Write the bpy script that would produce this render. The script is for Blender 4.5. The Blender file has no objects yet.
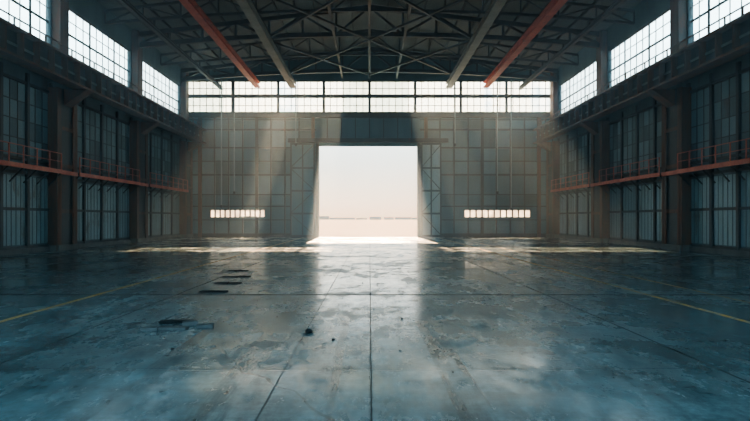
import bpy, math, random
from mathutils import Vector, Matrix
random.seed(7)
S=bpy.context.scene
W=20.3; D=55.5; H=2.0
COLY=[2.4,12.6,22.4,32.4,43.1,54.2]
S.view_settings.view_transform='AgX'
S.view_settings.look='AgX - High Contrast'

# ---------------------------------------------------------------- materials
def nt(name):
    m=bpy.data.materials.new(name); m.use_nodes=True
    n=m.node_tree; b=n.nodes['Principled BSDF']
    return m,n,b
def ramp(n,fac,stops):
    r=n.nodes.new('ShaderNodeValToRGB')
    e=r.color_ramp.elements
    while len(e)<len(stops): e.new(0.5)
    for i,(p,c) in enumerate(stops):
        e[i].position=p; e[i].color=(c[0],c[1],c[2],1) if not isinstance(c,float) else (c,c,c,1)
    n.links.new(fac,r.inputs[0]); return r.outputs[0]
def noise(n,vec,scale,detail=5,rough=.6):
    t=n.nodes.new('ShaderNodeTexNoise'); t.inputs['Scale'].default_value=scale
    t.inputs['Detail'].default_value=detail; t.inputs['Roughness'].default_value=rough
    n.links.new(vec,t.inputs['Vector']); return t.outputs['Fac']
def mapping(n,vec,sc):
    t=n.nodes.new('ShaderNodeMapping'); t.inputs['Scale'].default_value=sc
    n.links.new(vec,t.inputs['Vector']); return t.outputs[0]
def mth(n,op,a,b=None,clamp=False):
    t=n.nodes.new('ShaderNodeMath'); t.operation=op; t.use_clamp=clamp
    for i,v in enumerate((a,b)):
        if v is None: continue
        if isinstance(v,(int,float)): t.inputs[i].default_value=v
        else: n.links.new(v,t.inputs[i])
    return t.outputs[0]
def mixc(n,f,a,b,mode='MIX'):
    t=n.nodes.new('ShaderNodeMix'); t.data_type='RGBA'; t.blend_type=mode
    for i,v in ((0,f),(6,a),(7,b)):
        if isinstance(v,(int,float)): t.inputs[i].default_value=v
        elif isinstance(v,tuple): t.inputs[i].default_value=(*v,1)
        else: n.links.new(v,t.inputs[i])
    return t.outputs[2]
def worn(name,c1,c2,rough=.6,metal=0.0,scale=.8,streak=(1,1,.15),rust=None,rustamt=.62,spec=.5):
    m,n,b=nt(name)
    tc=n.nodes.new('ShaderNodeTexCoord').outputs['Object']
    a=noise(n,mapping(n,tc,streak),scale,6,.65)
    c=ramp(n,a,[(.35,c1),(.65,c2)])
    if rust:
        r=noise(n,mapping(n,tc,(1,1,.35)),scale*1.7,8,.7)
        c=mixc(n,ramp(n,r,[(rustamt-.08,0.0),(rustamt+.06,1.0)]),c,rust)
    n.links.new(c,b.inputs['Base Color'])
    b.inputs['Roughness'].default_value=rough; b.inputs['Metallic'].default_value=metal
    b.inputs['Specular IOR Level'].default_value=spec
    return m
RUST=(.16,.06,.025)
M_panel=worn('wall_panel_teal',(.055,.11,.135),(.11,.19,.22),.55,.1,.5,rust=(.09,.06,.04),rustamt=.66)
M_panel2=worn('wall_panel_pale',(.17,.29,.33),(.30,.43,.48),.5,.1,.6,rust=(.12,.09,.06),rustamt=.64)
M_back=worn('back_panel',(.055,.15,.195),(.10,.22,.275),.6,.0,.35)
M_back2=worn('back_panel_pale',(.10,.21,.26),(.15,.29,.34),.6,.0,.35)
M_side2=worn('side_panel_mid',(.11,.20,.24),(.19,.30,.35),.6,.0,.35)
M_frame=worn('frame_steel',(.026,.042,.05),(.05,.072,.08),.5,.3,1.5,rust=RUST,rustamt=.66)
M_rust=worn('rusty_steel',(.055,.05,.045),(.15,.095,.06),.55,.2,1.2,rust=RUST,rustamt=.54)
M_red=worn('red_rail_paint',(.42,.085,.055),(.60,.18,.11),.5,.0,1.2)
M_orange=worn('orange_beam_paint',(.42,.075,.03),(.6,.14,.055),.5,.0,.8,rust=(.25,.07,.03),rustamt=.62)
M_grey=worn('grey_beam_paint',(.12,.16,.17),(.22,.26,.27),.5,.1,.8,rust=RUST,rustamt=.68)
M_roof=worn('roof_deck',(.08,.10,.11),(.16,.19,.20),.7,.0,.3,(1,.2,1))
M_mull=worn('mullion_steel',(.05,.06,.065),(.09,.10,.10),.5,.2,2)
M_conc=worn('concrete_plinth',(.09,.10,.10),(.17,.18,.18),.8,0,1.2)
M_debris=worn('debris_concrete',(.07,.08,.085),(.13,.14,.145),.95,0,4,spec=.1)
M_dark=worn('dark_rubber',(.016,.02,.022),(.035,.042,.045),.9,0,4,spec=.1)

def glass_mat(name,lo,hi,tcol=(.9,.93,.9)):
    m=bpy.data.materials.new(name); m.use_nodes=True; n=m.node_tree
    n.nodes.clear(); o=n.nodes.new('ShaderNodeOutputMaterial')
    tr=n.nodes.new('ShaderNodeBsdfTransparent'); tr.inputs[0].default_value=(.96,.98,.98,1)
    tl=n.nodes.new('ShaderNodeBsdfTranslucent'); tl.inputs[0].default_value=(*tcol,1)
    mx=n.nodes.new('ShaderNodeMixShader')
    tc=n.nodes.new('ShaderNodeTexCoord').outputs['Object']
    f=ramp(n,noise(n,tc,.9,4),[(.35,lo),(.7,hi)])
    n.links.new(f,mx.inputs[0]); n.links.new(tr.outputs[0],mx.inputs[1]); n.links.new(tl.outputs[0],mx.inputs[2])
    n.links.new(mx.outputs[0],o.inputs[0]); return m
M_glass=glass_mat('clean_glass',.0,.1)
M_dimming=glass_mat('sun_dimming_glass',.26,.50,(.36,.44,.48))  # half-clear glass made up to soften the sun shafts
M_frost=glass_mat('frosted_glass',.74,.92,(.32,.42,.48))  # used in the clerestory to hold sun off the floor between patches

def floor_mat():
    m,n,b=nt('stained_concrete_floor')
    tc=n.nodes.new('ShaderNodeTexCoord').outputs['Object']
    sp=n.nodes.new('ShaderNodeSeparateXYZ'); n.links.new(tc,sp.inputs[0]); X,Y=sp.outputs[0],sp.outputs[1]
    big=noise(n,tc,.22,6,.6)
    mid=noise(n,tc,1.3,10,.75)
    fine=noise(n,tc,9,8,.75)
    strk=noise(n,mapping(n,tc,(2.0,.5,1)),1.4,9,.72)
    strx=noise(n,mapping(n,tc,(.3,1.8,1)),1.2,8,.7)
    c=ramp(n,big,[(.3,(.105,.165,.185)),(.5,(.14,.21,.235)),(.72,(.175,.255,.28))])
    c=mixc(n,.45,c,ramp(n,mid,[(.34,.45),(.64,1.25)]),'MULTIPLY')
    c=mixc(n,.4,c,ramp(n,strk,[(.40,.35),(.6,1.25)]),'MULTIPLY')
    c=mixc(n,.35,c,ramp(n,strx,[(.38,.4),(.58,1.2)]),'MULTIPLY')
    c=mixc(n,.4,c,ramp(n,fine,[(.40,.45),(.58,1.2)]),'MULTIPLY')
    br=n.nodes.new('ShaderNodeTexBrick'); br.offset=0; br.inputs['Scale'].default_value=1
    br.inputs['Color1'].default_value=(.78,.78,.78,1); br.inputs['Color2'].default_value=(1.15,1.15,1.15,1); br.inputs['Mortar'].default_value=(.4,.4,.4,1)
    br.inputs['Mortar Size'].default_value=.008; br.inputs['Brick Width'].default_value=5.2; br.inputs['Row Height'].default_value=6.6
    n.links.new(tc,br.inputs['Vector'])
    c=mixc(n,.6,c,br.outputs[0],'MULTIPLY')
    wob=mth(n,'MULTIPLY',mth(n,'SUBTRACT',mid,.5),.05)
    def line(x0,w,ax=X):
        d=mth(n,'ABSOLUTE',mth(n,'SUBTRACT',mth(n,'ADD',ax,wob),x0))
        return mth(n,'LESS_THAN',d,w)
    dk=line(0.02,.009)
    for x0,w in ((-1.13,.008),(4.65,.022),(-5.1,.022),(9.9,.02),(-10.2,.02)): dk=mth(n,'MAXIMUM',dk,line(x0,w))
    for y0,w in ((13.2,.07),(6.7,.008),(20,.04),(26.4,.05)): dk=mth(n,'MAXIMUM',dk,line(y0,w,Y))
    c=mixc(n,mth(n,'MULTIPLY',dk,.85),c,(.010,.014,.016))
    ln=mth(n,'MAXIMUM',line(-1.65,.2),line(1.1,.2)); ln=mth(n,'MAXIMUM',ln,line(-.45,.07)); ln=mth(n,'MAXIMUM',ln,line(-2.9,.1))
    ln=mth(n,'MULTIPLY',ln,ramp(n,noise(n,mapping(n,tc,(3,.35,1)),1.2,8,.75),[(.42,0.0),(.6,.75)]))
    c=mixc(n,ln,c,(.03,.045,.05))
    vo=n.nodes.new('ShaderNodeTexVoronoi'); vo.feature='DISTANCE_TO_EDGE'; vo.inputs['Scale'].default_value=.16
    dv=n.nodes.new('ShaderNodeVectorMath'); dv.operation='ADD'
    nz=n.nodes.new('ShaderNodeTexNoise'); nz.inputs['Scale'].default_value=.8; n.links.new(tc,nz.inputs['Vector'])
    n.links.new(tc,dv.inputs[0]); n.links.new(nz.outputs['Color'],dv.inputs[1]); n.links.new(dv.outputs[0],vo.inputs['Vector'])
    crk=mth(n,'MULTIPLY',mth(n,'LESS_THAN',vo.outputs[0],.003),.5)
    c=mixc(n,crk,c,(.02,.025,.028))
    ym=line(-7.2,.075)
    ym=mth(n,'MAXIMUM',ym,line(7.35,.075)); ym=mth(n,'MAXIMUM',ym,line(9.1,.05))
    ym=mth(n,'MULTIPLY',ym,ramp(n,noise(n,tc,2.5,6,.7),[(.36,.15),(.54,.85)]))
    c=mixc(n,ym,c,(.54,.32,.08))
    n.links.new(c,b.inputs['Base Color'])
    r=noise(n,mapping(n,tc,(1.5,.7,1)),1.3,12,.75)
    r2=noise(n,tc,.35,5,.6)
    rr=mth(n,'ADD',mth(n,'MULTIPLY',r,.55),mth(n,'MULTIPLY',r2,.45))
    ro=ramp(n,rr,[(.40,.10),(.51,.24),(.61,.46)])
    ro=mixc(n,mth(n,'MAXIMUM',dk,ym),ro,(.7,.7,.7))
    n.links.new(ro,b.inputs['Roughness'])
    b.inputs['Specular IOR Level'].default_value=.55
    bp=n.nodes.new('ShaderNodeBump'); bp.inputs['Strength'].default_value=.09; bp.inputs['Distance'].default_value=.02
    n.links.new(mth(n,'SUBTRACT',noise(n,tc,5,8,.7),dk),bp.inputs['Height']); n.links.new(bp.outputs[0],b.inputs['Normal'])
    return m
M_floor=floor_mat()
M_ground=worn('dry_ground',(.055,.032,.019),(.085,.052,.032),.95,0,.02,(1,1,1),spec=.1)
M_hill=worn('hazy_buildings',(.08,.10,.12),(.11,.13,.15),1,0,.02,(1,1,1),spec=.1)

# ---------------------------------------------------------------- mesh builder
class MB:
    def __init__(s): s.v=[];s.f=[];s.mi=[];s.mats=[]
    def m(s,mat):
        if mat not in s.mats: s.mats.append(mat)
        return s.mats.index(mat)
    def hexa(s,pts,mat):
        o=len(s.v); s.v+=[tuple(p) for p in pts]; k=s.m(mat)
        for q in ((0,3,2,1),(4,5,6,7),(0,1,5,4),(1,2,6,5),(2,3,7,6),(3,0,4,7)):
            s.f.append(tuple(o+i for i in q)); s.mi.append(k)
    def box(s,x0,x1,y0,y1,z0,z1,mat):
        if x0>x1:x0,x1=x1,x0
        if y0>y1:y0,y1=y1,y0
        s.hexa([(x0,y0,z0),(x1,y0,z0),(x1,y1,z0),(x0,y1,z0),(x0,y0,z1),(x1,y0,z1),(x1,y1,z1),(x0,y1,z1)],mat)
    def beam(s,a,b,w,h,mat):
        a=Vector(a);b=Vector(b);d=(b-a).normalized()
        up=Vector((0,0,1)) if abs(d.z)<.95 else Vector((0,1,0))
        r=d.cross(up).normalized(); u=r.cross(d).normalized()
        r*=w/2;u*=h/2
        s.hexa([a-r-u,a+r-u,b+r-u,b-r-u,a-r+u,a+r+u,b+r+u,b-r+u],mat)
    def ibeam(s,a,b,w,h,t,mat):
        a=Vector(a);b=Vector(b);o=Vector((0,0,h/2-t/2))
        s.beam(a+o,b+o,w,t,mat); s.beam(a-o,b-o,w,t,mat); s.beam(a,b,t,h-2*t,mat)
    def build(s,name,parent=None):
        me=bpy.data.meshes.new(name); me.from_pydata(s.v,[],s.f)
        for mt in s.mats: me.materials.append(mt)
        me.polygons.foreach_set('material_index',s.mi); me.update()
        ob=bpy.data.objects.new(name,me); S.collection.objects.link(ob)
        if parent: ob.parent=parent
        return ob

# ---------------------------------------------------------------- floor, ground
b=MB(); b.box(-W-.3,W+.3,-6,D+.3,-.3,0,M_floor); b.build('floor')
b=MB(); b.box(-2500,2500,D+.3,4000,-.5,-.05,M_ground); b.box(-2500,2500,-1500,-6,-.5,-.05,M_ground)
b.box(-2500,-W-.3,-6,D+.3,-.5,-.05,M_ground); b.box(W+.3,2500,-6,D+.3,-.5,-.05,M_ground); b.build('ground')
b=MB()
x=-420
while x<420:
    w=random.uniform(12,50); h=random.choice((5,6,7,9,11)); b.box(x,x+w,1500,1530,-.06,h,M_hill); x+=w+random.uniform(-2,14)
b.build('distant_buildings')

# ---------------------------------------------------------------- walls
ZS0,ZS1=12.7,16.3
EAVE,RIDGE=18.2,20.6
CP=.75
for side,sx in (('left',-1),('right',1)):
    b=MB(); xo=sx*(W+.3); xi=sx*W
    b.box(xo,xi,-6,D+.3,0,ZS0,M_panel); b.box(xo,xi,-6,D+.3,ZS1,EAVE+.1,M_panel)
    ys=[-6]+COLY+[D]
    for y in COLY: b.box(xo,xi,y-.6,y+.6,ZS0,ZS1,M_panel)
    for i in range(len(ys)-1):
        y0,y1=ys[i]+.7,ys[i+1]-.7
        if y1-y0<2: continue
        npn=4; st=(y1-y0)/npn
        for k in range(npn):
            ya,yb=y0+k*st+.12,y0+(k+1)*st-.12
            mt=M_panel2 if random.random()>.35 else M_side2
            b.box(xi,xi-sx*.03,ya,yb,.5,4.5,mt)
            for q in range(1,5):
                yy=ya+(yb-ya)*q/5; b.box(xi,xi-sx*.05,yy-.025,yy+.025,.5,4.5,M_panel)
            for q in range(3):
                for zz in range(4):
                    ca=ya+(yb-ya)*q/3; cb=ya+(yb-ya)*(q+1)/3
                    mt=M_side2 if random.random()>.4 else M_panel
                    b.box(xi,xi-sx*.03,ca+.03,cb-.03,5.65+zz*1.07,5.65+zz*1.07+1.0,mt)
            for q in range(1,3):
                yy=ya+(yb-ya)*q/3; b.box(xi,xi-sx*.05,yy-.03,yy+.03,5.6,9.9,M_frame)
            for z in (6.68,7.75,8.82): b.box(xi,xi-sx*.05,ya,yb,z-.03,z+.03,M_frame)
        for k in range(npn+1):
            yy=y0+k*st; b.box(xi,xi-sx*.16,yy-.1,yy+.1,0,10.6,M_frame)
        for z in (.35,2.58,4.7,5.5,10.0): b.box(xi,xi-sx*.12,y0,y1,z-.08,z+.08,M_frame)
    b.box(xi,xi-sx*.25,-6,D,0,.28,M_conc)
    b.build('wall_'+side)
    for i in range(len(ys)-1):
        y0,y1=ys[i]+(.6 if i else 0),ys[i+1]-(.6 if i<len(ys)-2 else 0)
        if y1-y0<2: continue
        e=MB(); n=max(6,int((y1-y0)/.85)); xm=sx*(W+.12)
        e.box(xm,xm+sx*.02,y0,y1,ZS0,ZS1,M_glass)
        for k in range(n+1):
            yy=y0+(y1-y0)*k/n; t=.08 if k%4==0 else .022
            e.box(xm-sx*.05,xm-sx*.01,max(y0,yy-t),min(y1,yy+t),ZS0,ZS1,M_mull)
        for k in range(5):
            z=ZS0+(ZS1-ZS0)*k/4; t=.07 if k in(0,4,2) else .022
            e.box(xm-sx*.05,xm-sx*.01,y0,y1,max(ZS0,z-t),min(ZS1,z+t),M_mull)
        e.build('window_%d'%(i+1+(10 if sx>0 else 0)))
    for y in COLY:
        c=MB(); x0,x1=sx*W,sx*(W-CP)
        hw=.95
        for yy in (y-hw+.1,y+hw-.1):
            c.box(x0,x1,yy-.05,yy+.05,0,10.3,M_rust)
            c.box(x1,x1+sx*.08,yy-.22,yy+.22,0,10.3,M_rust)
        c.box(x0,x1+sx*.15,y-hw+.15,y+hw-.15,0,10.3,M_frame)
        for z in (2.5,5.4,7.8): c.box(x1+sx*.02,x1+sx*.06,y-hw+.1,y+hw-.1,z-.12,z+.12,M_rust)
        c.box(x0,x1-sx*.1,y-hw-.1,y+hw+.1,0,.35,M_conc)
        c.box(sx*(W-.0),sx*(W-.55),y-.45,y+.45,12.1,EAVE-.1,M_rust)
        c.hexa([(sx*(W-CP),y-.4,9.3),(sx*(W-CP-.02),y-.4,9.3),(sx*(W-CP-.02),y+.4,9.3),(sx*(W-CP),y+.4,9.3),
                (sx*(W-CP),y-.4,10.3),(sx*(W-2.2),y-.4,10.3),(sx*(W-2.2),y+.4,10.3),(sx*(W-CP),y+.4,10.3)],M_rust)
        c.beam((sx*(W-.55),y+hw+.12,.3),(sx*(W-.55),y+hw+.12,10.2),.12,.12,M_panel2)
        c.build('steel_column')
    g=MB(); xc=sx*(W-1.75)
    g.box(xc-.45,xc+.45,-6,D-.1,10.32,10.45,M_rust); g.box(xc-.05,xc+.05,-6,D-.1,10.45,11.75,M_frame)
    g.box(xc-.5,xc+.5,-6,D-.1,11.75,11.88,M_rust); g.box(xc-.12,xc+.12,-6,D-.1,11.88,12.05,M_rust)
    y=-5.5
    while y<D-.3:
        g.box(xc-.4,xc+.4,y-.04,y+.04,10.45,11.75,M_rust); y+=1.27
    g.box(xc-sx*.06,xc-sx*.12,-6,D-.1,11.0,11.12,M_grey)
    g.box(xc+sx*.5,sx*(W-.0),-6,D-.1,11.7,11.8,M_frame)
    g.beam((xc+sx*.1,-6,12.6),(xc+sx*.1,D-.1,12.6),.06,.06,M_rust)
    y=-5.5
    while y<D-.3:
        g.box(xc+sx*.07,xc+sx*.13,y-.03,y+.03,12.05,12.6,M_rust); y+=1.27
    g.build('crane_girder')
    k=MB(); xa,xb=sx*(W-.16),sx*(W-.95)
    for i in range(len(COLY)-1):
        y0,y1=COLY[i]+1.0,COLY[i+1]-1.0
        k.box(xa,xb,y0,y1,4.95,5.05,M_frame); k.box(xb,xb-sx*.06,y0-.1,y1+.1,4.84,5.1,M_red)
        k.beam((xb,y0,5.6),(xb,y1,5.6),.04,.04,M_red); k.beam((xb,y0,6.1),(xb,y1,6.1),.05,.05,M_red)
        nn=7
        for q in range(nn+1):
            yy=y0+(y1-y0)*q/nn; k.box(xb-.025,xb+.025,yy-.03,yy+.03,5.05,6.12,M_red)
            k.beam((xb,yy,4.9),(xa,yy,4.1),.06,.06,M_frame)
    for y in COLY[1:-1]:
        k.box(sx*(W-CP-.01),sx*(W-CP-.1),y-.95,y+.95,4.84,5.1,M_red)
    k.build('service_walkway')

# back wall
DX0,DX1,DZ=-5.6,5.3,10.1
CZ0,CZ1=13.75,17.4
b=MB(); y0,y1=D,D+.3
def zroof(x): return EAVE+(RIDGE-EAVE)*(1-abs(x)/W)
slots=((-17.7,-11.6),(10.5,17.9)); SZ0,SZ1=2.2,3.0
for xa,xb,(s0,s1) in ((-W,DX0,slots[0]),(DX1,W,slots[1])):
    b.box(xa,xb,y0,y1,0,SZ0,M_back); b.box(xa,xb,y0,y1,SZ1,CZ0,M_back)
    b.box(xa,s0,y0,y1,SZ0,SZ1,M_back); b.box(s1,xb,y0,y1,SZ0,SZ1,M_back)
b.box(DX0,DX1,y0,y1,DZ,CZ0,M_back)
for xa,xb in ((-W,0),(0,W)):
    za,zb=zroof(xa),zroof(xb)
    b.hexa([(xa,y0,CZ1),(xb,y0,CZ1),(xb,y1,CZ1),(xa,y1,CZ1),(xa,y0,za),(xb,y0,zb),(xb,y1,zb),(xa,y1,za)],M_back)
n=26
for k in range(n+1):
    x=-W+2*W*k/n
    if DX0-.1<x<DX1+.1: b.box(x-.05,x+.05,y0-.12,y0,DZ+.6,CZ0,M_frame); continue
    big=k%4==1
    w=.16 if big else .06
    slot=any(s0-.1<x<s1+.1 for s0,s1 in slots)
    if slot:
        b.box(x-w,x+w,y0-.15,y0,0,SZ0,M_frame); b.box(x-w,x+w,y0-.15,y0,SZ1,CZ0,M_frame)
    else: b.box(x-w,x+w,y0-(.4 if big else .15),y0,0,CZ0,M_rust if big else M_frame)
for z,t in ((.2,.2),(1.9,.05),(3.4,.07),(4.7,.05),(6.9,.09),(8.4,.05),(9.9,.08),(11.9,.09),(13.0,.05)):
    for xa,xb in ((-W,DX0-.3),(DX1+.3,W)): b.box(xa,xb,y0-.13,y0,z-t,z+t,M_frame)
b.box(-W,W,y0-.5,y0,CZ0-.55,CZ0-.02,M_frame)
for k in range(n):
    xa=-W+2*W*k/n+.1; xb=-W+2*W*(k+1)/n-.1
    if xb>DX0-.2 and xa<DX1+.2: continue
    for z0_,z1_ in ((3.6,4.6),(4.8,6.75),(7.05,8.3),(8.5,9.8),(10.0,11.75),(12.05,12.9)):
        if random.random()<.45: b.box(xa,xb,y0-.06,y0,z0_,z1_,M_back2 if random.random()<.65 else M_panel)
b.build('wall_back')
# clerestory: pane clarity invented per span to shape sun shafts and floor patches
e=MB(); ym=D+.12
spans=[(-W,-16.2,M_frost),(-16.2,-10.0,M_dimming),(-10.0,-8.0,M_glass),(-8.0,-3.0,M_dimming),(-3.0,4.3,M_frost),(4.3,12.8,M_dimming),(12.8,13.6,M_glass),(13.6,18.0,M_dimming),(18.0,20.0,M_glass),(20.0,W,M_frost)]
for xa,xb,mt in spans: e.box(xa,xb,ym,ym+.02,CZ0,CZ1,mt)
n=56
for k in range(n+1):
    x=-W+2*W*k/n; t=.14 if k%7==0 else .03
    e.box(max(-W,x-t),min(W,x+t),ym-.06,ym-.01,CZ0,CZ1,M_mull)
for z,t in ((CZ0+.08,.08),(14.6,.03),(15.65,.2),(16.5,.03),(CZ1-.08,.08)):
    e.box(-W,W,ym-.06,ym-.01,z-t,z+t,M_mull)
e.build('window_20')
for i,(s0,s1) in enumerate(slots):
    e=MB(); e.box(s0,s1,ym,ym+.02,SZ0,SZ1,M_glass); n=11 
    for k in range(n+1):
        x=s0+(s1-s0)*k/n; e.box(max(s0,x-.07),min(s1,x+.07),ym-.1,ym-.01,SZ0,SZ1,M_mull)
    e.build('window_%d'%(21+i))
b=MB()
b.box(DX0-.35,DX0,D-.35,D+.32,0,DZ+.3,M_frame); b.box(DX1,DX1+.35,D-.35,D+.32,0,DZ+.3,M_frame)
b.box(DX0-.35-3,DX1+.35+3,D-.7,D-.36,DZ+.32,DZ+.75,M_frame)
b.build('trim_1')
for i,(xa,xb) in enumerate(((-8.7,-6.0),(5.66,7.9))):
    d=MB(); ya,yb=D-.62,D-.45
    d.box(xa,xb,ya+.05,yb,.05,DZ+.25,M_back if i==0 else M_panel2)
    for x in (xa+.08,(xa+xb)/2,xb-.08): d.box(x-.08,x+.08,ya,ya+.05,.05,DZ+.25,M_frame)
    zz=[.15,2.6,5.1,7.6,DZ+.15]
    for z in zz: d.box(xa,xb,ya,ya+.05,z-.1,z+.1,M_frame)
    for j in range(4):
        a,c=(xa,xb) if j%2 else (xb,xa)
        d.beam((a,ya+.01,zz[j]),(c,ya+.01,zz[j+1]),.08,.08,M_frame)
    d.build('door_%d'%(i+1))

# ---------------------------------------------------------------- roof
b=MB()
for sx in (-1,1):
    xa,xb=sx*(W+.5),0
    za,zb=EAVE-.02,RIDGE+.02
    b.hexa([(xa,-6,za),(xb,-6,zb),(xb,D+.5,zb),(xa,D+.5,za),(xa,-6,za+.2),(xb,-6,zb+.2),(xb,D+.5,zb+.2),(xa,D+.5,za+.2)],M_roof)
    for k in range(1,13):
        x=sx*W*k/13; z=zroof(x)-.12
        b.box(x-.06,x+.06,-6,D,z-.12,z+.12,M_frame)
b.build('ceiling')

def truss(y,heavy=True):
    t=MB(); q=.36 if heavy else .18; r=.17 if heavy else .09
    def zb(x): return 16.9+1.0*(1-(abs(x)/W)**2)
    def zt(x): return zroof(x)-.36
    n=14; xs=[-W+.15+2*(W-.15)*k/n for k in range(n+1)]
    for a,c in zip(xs,xs[1:]):
        t.beam((a,y,zb(a)),(c,y,zb(c)),q*.8,q,M_frame); t.beam((a,y,zt(a)),(c,y,zt(c)),q*.8,q,M_frame)
    for k,x in enumerate(xs):
        t.beam((x,y,zb(x)),(x,y,zt(x)),r,r,M_frame)
        if k<n:
            x2=xs[k+1]
            if k%2==0: t.beam((x,y,zb(x)),(x2,y,zt(x2)),r,r,M_frame)
            else: t.beam((x,y,zt(x)),(x2,y,zb(x2)),r,r,M_frame)
    return t.build('roof_truss')
for y in COLY[:-1]+[53.6]: truss(y)
for y in (38.1,48.3): truss(y,False)

for name,xl,xr,z,w,h,mt in (('orange_roof_beam',12.4,12.9,16.85,.6,.6,M_orange),('grey_roof_beam',8.5,8.8,16.8,.7,.55,M_grey),('grey_roof_beam',16.4,16.7,16.5,.3,.35,M_frame)):
    for sx,xx in ((-1,xl),(1,xr)):
        g=MB(); g.ibeam((sx*xx,-6,z),(sx*xx,D-.05,z),w,h,.09,mt)
        for y in COLY+[38.1,48.3]:
            g.box(sx*xx-.06,sx*xx+.06,y-.06,y+.06,z+h/2,17.0+1*(1-(xx/W)**2),mt)
        g.build(name)
b=MB(); 
ys=[22.4,32.4,43.1,53.6]
for a,c in zip(ys,ys[1:]):
    for xa,xb in ((-9,-0),(0,9)):
        z=17.45
        b.beam((xa,a,z),(xb,c,z),.16,.16,M_frame); b.beam((xb,a,z),(xa,c,z),.16,.16,M_frame)
for x in (-3,0,3): b.box(x-.1,x+.1,-5,D-.1,17.55,17.8,M_frame)
b.build('roof_bracing')
b=MB()
for x,z0 in ((-16.1,3.5),(-14.7,5),(-8.0,10.2),(9.3,10.2),(13.9,5),(15.4,3.2)):
    b.box(x-.05,x+.05,D-1.2,D-1.1,z0,17.2,M_panel2); b.box(x-.1,x+.1,D-1.25,D-1.05,z0-.25,z0,M_dark)
b.build('hanging_cable')

# ---------------------------------------------------------------- debris
def fl(px,py):
    y=H*500/(py-219.0); return ((px-369.5)*y/500, y)
def plank(px,py,l,w,h,ang,mt,name):
    x,y=fl(px,py); d=MB()
    c,s=math.cos(ang),math.sin(ang)
    j=lambda:random.uniform(-.02,.02)
    base=[(-l/2,-w/2),(l/2,-w/2+j()),(l/2+j(),w/2),(-l/2+j(),w/2+j())]
    pts=[(a*c-q*s+x,a*s+q*c+y) for a,q in base]
    d.hexa([(p[0],p[1],.001) for p in pts]+[(p[0],p[1],h) for p in pts],mt)
    return d
def joined(name,items):
    J=MB()
    for (px,py,l,w,h,a,mt) in items:
        d=plank(px,py,l,w,h,a,mt,''); o=len(J.v); J.v+=d.v; k=J.m(mt)
        J.f+=[tuple(i+o for i in f) for f in d.f]; J.mi+=[k]*len(d.f)
    return J.build(name)
joined('broken_slab_pile',[(150,330,.28,.16,.05,.1,M_debris),(173,329,.55,.18,.04,-.05,M_debris),(176,323,.6,.12,.05,.08,M_dark),(190,325,.28,.14,.07,.4,M_debris),(205,327,.3,.18,.05,.2,M_debris),(160,334,.1,.06,.02,.5,M_debris),(196,333,.08,.06,.02,.2,M_debris)])
joined('floor_grating',[(238,271,.75,.36,.02,0,M_dark),(230,277,.5,.40,.02,0,M_dark),(244,277,.4,.40,.02,0,M_dark),(222,283.5,.4,.34,.02,0,M_dark),(235,283.5,.35,.34,.02,0,M_dark),(207,292,.38,.34,.02,0,M_dark),(221,292,.32,.34,.02,0,M_dark)])
def rock(px,py,r,mt,name):
    x,y=fl(px,py); import bmesh
    bm=bmesh.new(); bmesh.ops.create_icosphere(bm,subdivisions=2,radius=r)
    for v in bm.verts:
        v.co*=random.uniform(.7,1.1); v.co.z*=.55; v.co.z=max(v.co.z,-r*.3)
        v.co+=Vector((x,y,r*.3))
    me=bpy.data.meshes.new(name); bm.to_mesh(me); bm.free(); me.materials.append(mt)
    o=bpy.data.objects.new(name,me); S.collection.objects.link(o)
rock(309,333,.08,M_dark,'rubble_stone'); rock(727,341,.05,M_debris,'rubble_stone'); rock(545,308,.05,M_debris,'rubble_stone')
J=MB()
for i in range(150):
    x=random.uniform(-12,12); y=random.uniform(5.5,26)
    s=random.uniform(.008,.024)
    J.box(x-s,x+s,y-s*random.uniform(.5,1.4),y+s,.0005,s*.9,M_dark if random.random()<.6 else M_debris)
J.build('scattered_rubble')

# ---------------------------------------------------------------- haze
hz=MB(); m=bpy.data.materials.new('dust_haze'); m.use_nodes=True; n=m.node_tree; n.nodes.clear()
o=n.nodes.new('ShaderNodeOutputMaterial'); v=n.nodes.new('ShaderNodeVolumeScatter')
v.inputs['Color'].default_value=(.70,.87,1,1); v.inputs['Density'].default_value=.0072; v.inputs['Anisotropy'].default_value=.6
n.links.new(v.outputs[0],o.inputs['Volume'])
hz.box(-W+2.4,W-2.4,-5.9,D-1.3,.2,16.2,m); hz.build('dust_haze')

# ---------------------------------------------------------------- world + sun
w=bpy.data.worlds.new('sky'); S.world=w; w.use_nodes=True; n=w.node_tree
bg=n.nodes['Background']
tc=n.nodes.new('ShaderNodeTexCoord').outputs['Generated']
sp=n.nodes.new('ShaderNodeSeparateXYZ'); n.links.new(tc,sp.inputs[0])
front=ramp(n,sp.outputs[2],[(0.0,(.38,.25,.165)),(.035,(.38,.305,.235)),(.10,(.36,.385,.37)),(.3,(.72,.92,1.0))])
back=ramp(n,sp.outputs[2],[(0.0,(.26,.42,.50)),(.3,(.37,.61,.73)),(1.0,(.40,.67,.80))])
f=ramp(n,sp.outputs[1],[(0.0,0.0),(.55,1.0)])
c=mixc(n,f,back,front)
n.links.new(c,bg.inputs[0]); bg.inputs[1].default_value=4.6
L=bpy.data.lights.new('sun','SUN'); L.energy=58; L.angle=.012; L.color=(1,.67,.40)
so=bpy.data.objects.new('sun',L); S.collection.objects.link(so)
el=math.radians(34.5); so.location=(0,80,60)
d=Vector((0.02,-math.cos(el),-math.sin(el))); so.rotation_euler=d.to_track_quat('-Z','Y').to_euler()

cam=bpy.data.cameras.new('camera'); cam.sensor_width=36; cam.lens=24; cam.shift_x=5.5/750; cam.shift_y=8.5/750; cam.clip_end=6000
co=bpy.data.objects.new('camera',cam); S.collection.objects.link(co); co.location=(0,0,H); co.rotation_euler=(math.pi/2,0,0)
S.camera=co
